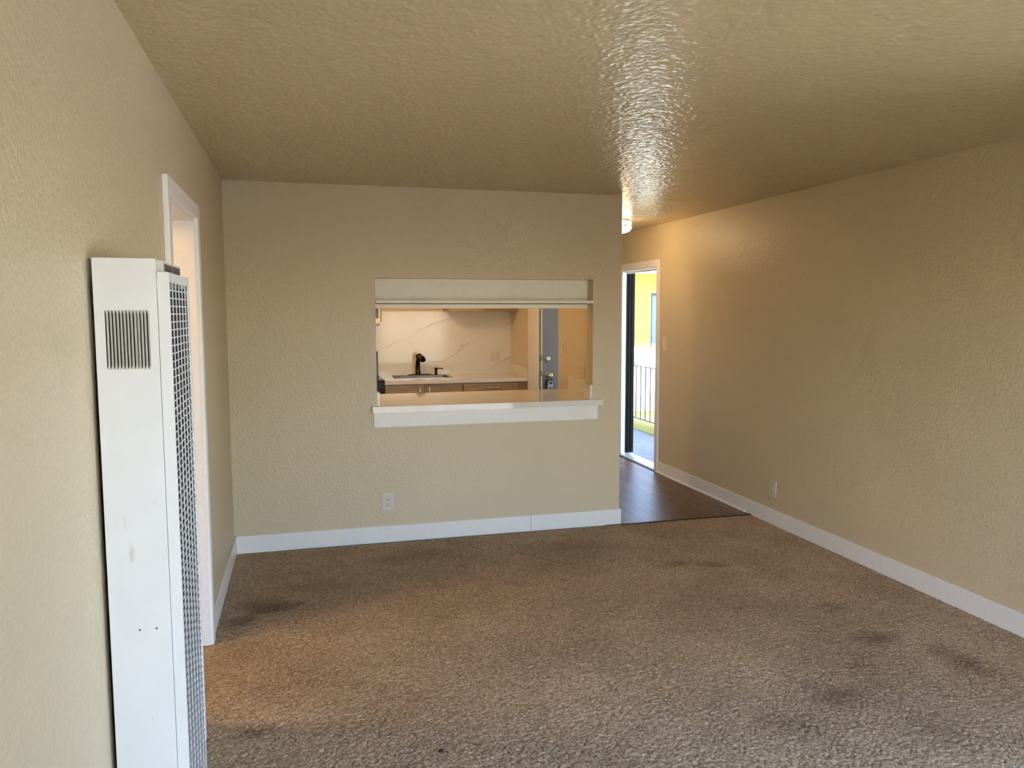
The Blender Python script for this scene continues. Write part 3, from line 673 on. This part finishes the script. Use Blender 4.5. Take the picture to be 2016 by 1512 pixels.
# lock box hanging on the knob
lbx, lby = KXD+.006, DYF-.028
lk = thing('lock_box', (lbx, lby, .78), 'grey key lock box hanging from the entry door knob', 'lock box')
bb = bmesh.new(); prism(bb, [(lbx-.046, .772), (lbx+.046, .772), (lbx+.040, .862), (lbx+.030, .872), (lbx-.030, .872), (lbx-.040, .862)], 'XZ', lby-.022, lby+.024)
bmesh.ops.bevel(bb, geom=bb.edges[:], offset=.004, segments=2, affect='EDGES'); obj('body', bb, m_black, lk)
bb = bmesh.new(); prism(bb, [(lbx-.032, .779), (lbx+.038, .779), (lbx+.031, .860), (lbx-.020, .860)], 'XZ', lby-.030, lby-.020)
bmesh.ops.bevel(bb, geom=bb.edges[:], offset=.003, segments=2, affect='EDGES'); fp = obj('face_plate', bb, m_greybox, lk)
bb = bmesh.new(); cyl(bb, (lbx+.006, lby-.033, .838), (lbx+.006, lby-.029, .838), .014, seg=20)
for v in bb.verts: v.co.x = lbx+.006+(v.co.x-lbx-.006)*1.25
obj('dial', bb, m_black, fp)
BM().box(lbx-.018, lbx+.026, lby-.0325, lby-.029, .788, .795).to('slot', m_black, fp)
BM().tube([(lbx-.026, lby, .868), (lbx-.028, lby, .905), (lbx-.020, lby, .930), (lbx, lby, .942), (lbx+.020, lby, .930), (lbx+.028, lby, .905), (lbx+.026, lby, .868)], .0055, seg=10).to('shackle', m_black, lk, smooth=True)

# ------------------------------------------------------------------ ceiling lights
def ceiling_light(loc, label, power, r=.135, size=.1, glow=14):
    x, y, z = loc
    t = thing('ceiling_light', loc, label, 'ceiling light')
    BM().cyl((x, y, z), (x, y, z-.018), r*.8, r*.8, seg=40).to('base', m_nickel, t, smooth=True)
    BM().lathe([(r*.90, z-.014), (r*.90, z-.085), (r*.82, z-.105), (r*.5, z-.122), (.0, z-.126)][::1], 40, (x, y, 0)).to('glass_shade', emit('lamp glow', (1.0, .76, .45), glow), t, smooth=True)
    for zz in (z-.020, z-.066):
        b = BM(); b.lathe([(r*.93, zz-.004), (r, zz-.004), (r, zz+.004), (r*.93, zz+.004), (r*.93, zz-.004)], 40, (x, y, 0)); b.to('ring', m_nickel, t, smooth=True)
    for k in range(3):
        a = math.radians(30+120*k); px_, py_ = x+r*.965*math.cos(a), y+r*.965*math.sin(a)
        BM().cyl((px_, py_, z), (px_, py_, z-.07), .004, seg=8).to('post', m_nickel, t)
    light('lamp_bulb', 'POINT', (x, y, z-.17), power, WARM, shadow_soft_size=size)
    return t
ceiling_light((3.305, 1.40, H), 'round flush ceiling light with metal rings in the entry hall', 9)
ceiling_light((1.13, 1.31, H), 'round flush ceiling light over the kitchen', 22, size=.05)
ceiling_light((-1.05, -2.0, SZ), 'round flush ceiling light in the room beyond the left doorway', 52, size=.15)

# ------------------------------------------------------------------ wall heater
HY0, HY1, HXW, HXB, HXF = -3.417, -3.080, .012, .146, .173
HZ0, HZ1 = .10, 1.721
ht = thing('wall_heater', (0, -3.25, HZ0), 'tall white gas wall heater with slotted side and grille front', 'wall heater')
BM().box(0, .03, HY0+.05, HY1-.05, HZ0+.05, HZ1-.05).to('back_frame', m_black, ht)
# casing: near side plate with the louvre window, far side, top, bottom
SLX0, SLX1, SLZ0, SLZ1 = .0335, .1285, 1.466, 1.603
b = BM(); tk = .0025
b.box(HXW, SLX0, HY0, HY0+tk, HZ0, HZ1); b.box(SLX1, HXB, HY0, HY0+tk, HZ0, HZ1)
b.box(SLX0, SLX1, HY0, HY0+tk, HZ0, SLZ0); b.box(SLX0, SLX1, HY0, HY0+tk, SLZ1, HZ1)
b.box(HXW, HXB, HY1-tk, HY1, HZ0, HZ1)
b.box(HXW, HXB-.0005, HY0+tk, HY1-tk, HZ1-tk, HZ1); b.box(HXW, HXB-.0005, HY0+tk, HY1-tk, HZ0, HZ0+tk)
b.to('casing', m_enamel, ht)
BM().box(HXW, HXB, HY0+.03, HY0+.033, SLZ0-.03, SLZ1+.03).to('inner_baffle', m_darkin, ht)
NL = 13; pit = (SLX1-SLX0)/NL
for i in range(NL):
    xa = SLX0+i*pit
    bb = bmesh.new()
    # pressed louvre: a curved blade that leaves a narrow rounded slot on its left
    n_ = 6; zs = [SLZ0, SLZ0+.004, SLZ0+.010, SLZ1-.010, SLZ1-.004, SLZ1]; ws = [.0, .6, 1, 1, .6, .0]
    rows = []
    for z, w_ in zip(zs, ws):
        row = []
        for k in range(n_+1):
            t = k/n_; xx = xa+pit*(1-(.80+(1-w_)*.20)*(1-t)) if w_ < 1 else xa+pit*(.20+.80*t)
            yy = HY0+.006*w_*(1-t)**1.5
            row.append(bb.verts.new((xx, yy, z)))
        rows.append(row)
    for A, B_ in zip(rows, rows[1:]):
        for k in range(n_): bb.faces.new((A[k], A[k+1], B_[k+1], B_[k]))
    obj('louver', bb, m_heater, ht, smooth=True)
# front cover: side strip, frame and grille
FZ1 = 1.690
b = BM()
b.box(HXB+.001, HXF, HY0+.003, HY0+.008, HZ0, FZ1); b.box(HXB+.001, HXF, HY1-.008, HY1-.003, .375, FZ1)
b.box(HXB+.001, HXF, HY0+.008, HY1-.008, FZ1-.006, FZ1); b.box(HXF-.004, HXF, HY0+.008, HY1-.008, FZ1-.022, FZ1-.006)
b.box(HXF-.004, HXF, HY0+.008, HY0+.011, HZ0, FZ1-.022); b.box(HXF-.004, HXF, HY1-.020, HY1-.008, .375, FZ1-.022)
b.box(HXB+.001, HXF, HY0+.008, HY1-.008, HZ0, HZ0+.03)
b.to('front_cover', m_heater, ht)
gy0, gy1, gz0, gz1 = HY0+.011, HY1-.014, HZ0+.03, FZ1-.022
b = BM()
for k in range(7):
    y = gy0+(gy1-gy0)*k/6; b.box(HXF-.0035, HXF-.001, y-.0014, y+.0014, gz0, gz1)
nr = round((gz1-gz0)/.0187)
for k in range(nr+1):
    z = gz0+(gz1-gz0)*k/nr; b.box(HXF-.0045, HXF-.0012, gy0, gy1, z-.0014, z+.0014)
b.to('grille', plain('grille enamel', (.72, .71, .68), .35, wear=.03), ht)
BM().box(HXB-.05, HXB-.046, HY0+.006, HY1-.006, HZ0+.01, FZ1-.03).to('heat_shield', plain('grey heat shield', (.14, .135, .125), .6, wear=.1), ht)
BM().box(HXB-.05, HXF-.007, HY1-.035, HY1-.031, HZ0+.01, FZ1-.03).to('dark_inner_sheet', m_darkin, ht)  # dark sheet added so the grille cells read as shaded
# top outlet vent between casing top and the lower front cover
b = BM(); b.box(HXB-.02, HXB+.014, HY0+.014, HY1-.06, FZ1, HZ1-.004); vo = b.to('top_vent', plain('vent enamel', (.70, .67, .60), .4, wear=.03), ht)
b = BM()
for k in range(2):
    y0 = HY0+.026+k*.128; b.box(HXB+.0135, HXB+.0155, y0, y0+.112, FZ1+.004, HZ1-.010)
b.to('vent_opening', plain('vent shadow', (.10, .085, .065), .6, wear=0), vo)
for sx_, sz_ in ((.0765, .842), (.1135, .842)):
    BM().cyl((sx_, HY0, sz_), (sx_, HY0-.0012, sz_), .0022, seg=10).to('screw', m_black, ht)
# small chips and scuffs on the heater side are in the enamel; a crumb lies on the carpet
bb = bmesh.new(); bmesh.ops.create_icosphere(bb, subdivisions=2, radius=.009, matrix=Matrix.Translation((.92, -2.70, .004)))
for v in bb.verts:
    v.co += Vector((random.uniform(-.002, .002), random.uniform(-.002, .002), random.uniform(-.001, .001))); v.co.z = max(0.0, v.co.z*.8)
tag(obj('crumb', bb, m_black, smooth=True), 'tiny dark crumb on the carpet near the foreground', 'crumb')

for o in bpy.data.objects:
    if '_base' in o: del o['_base']
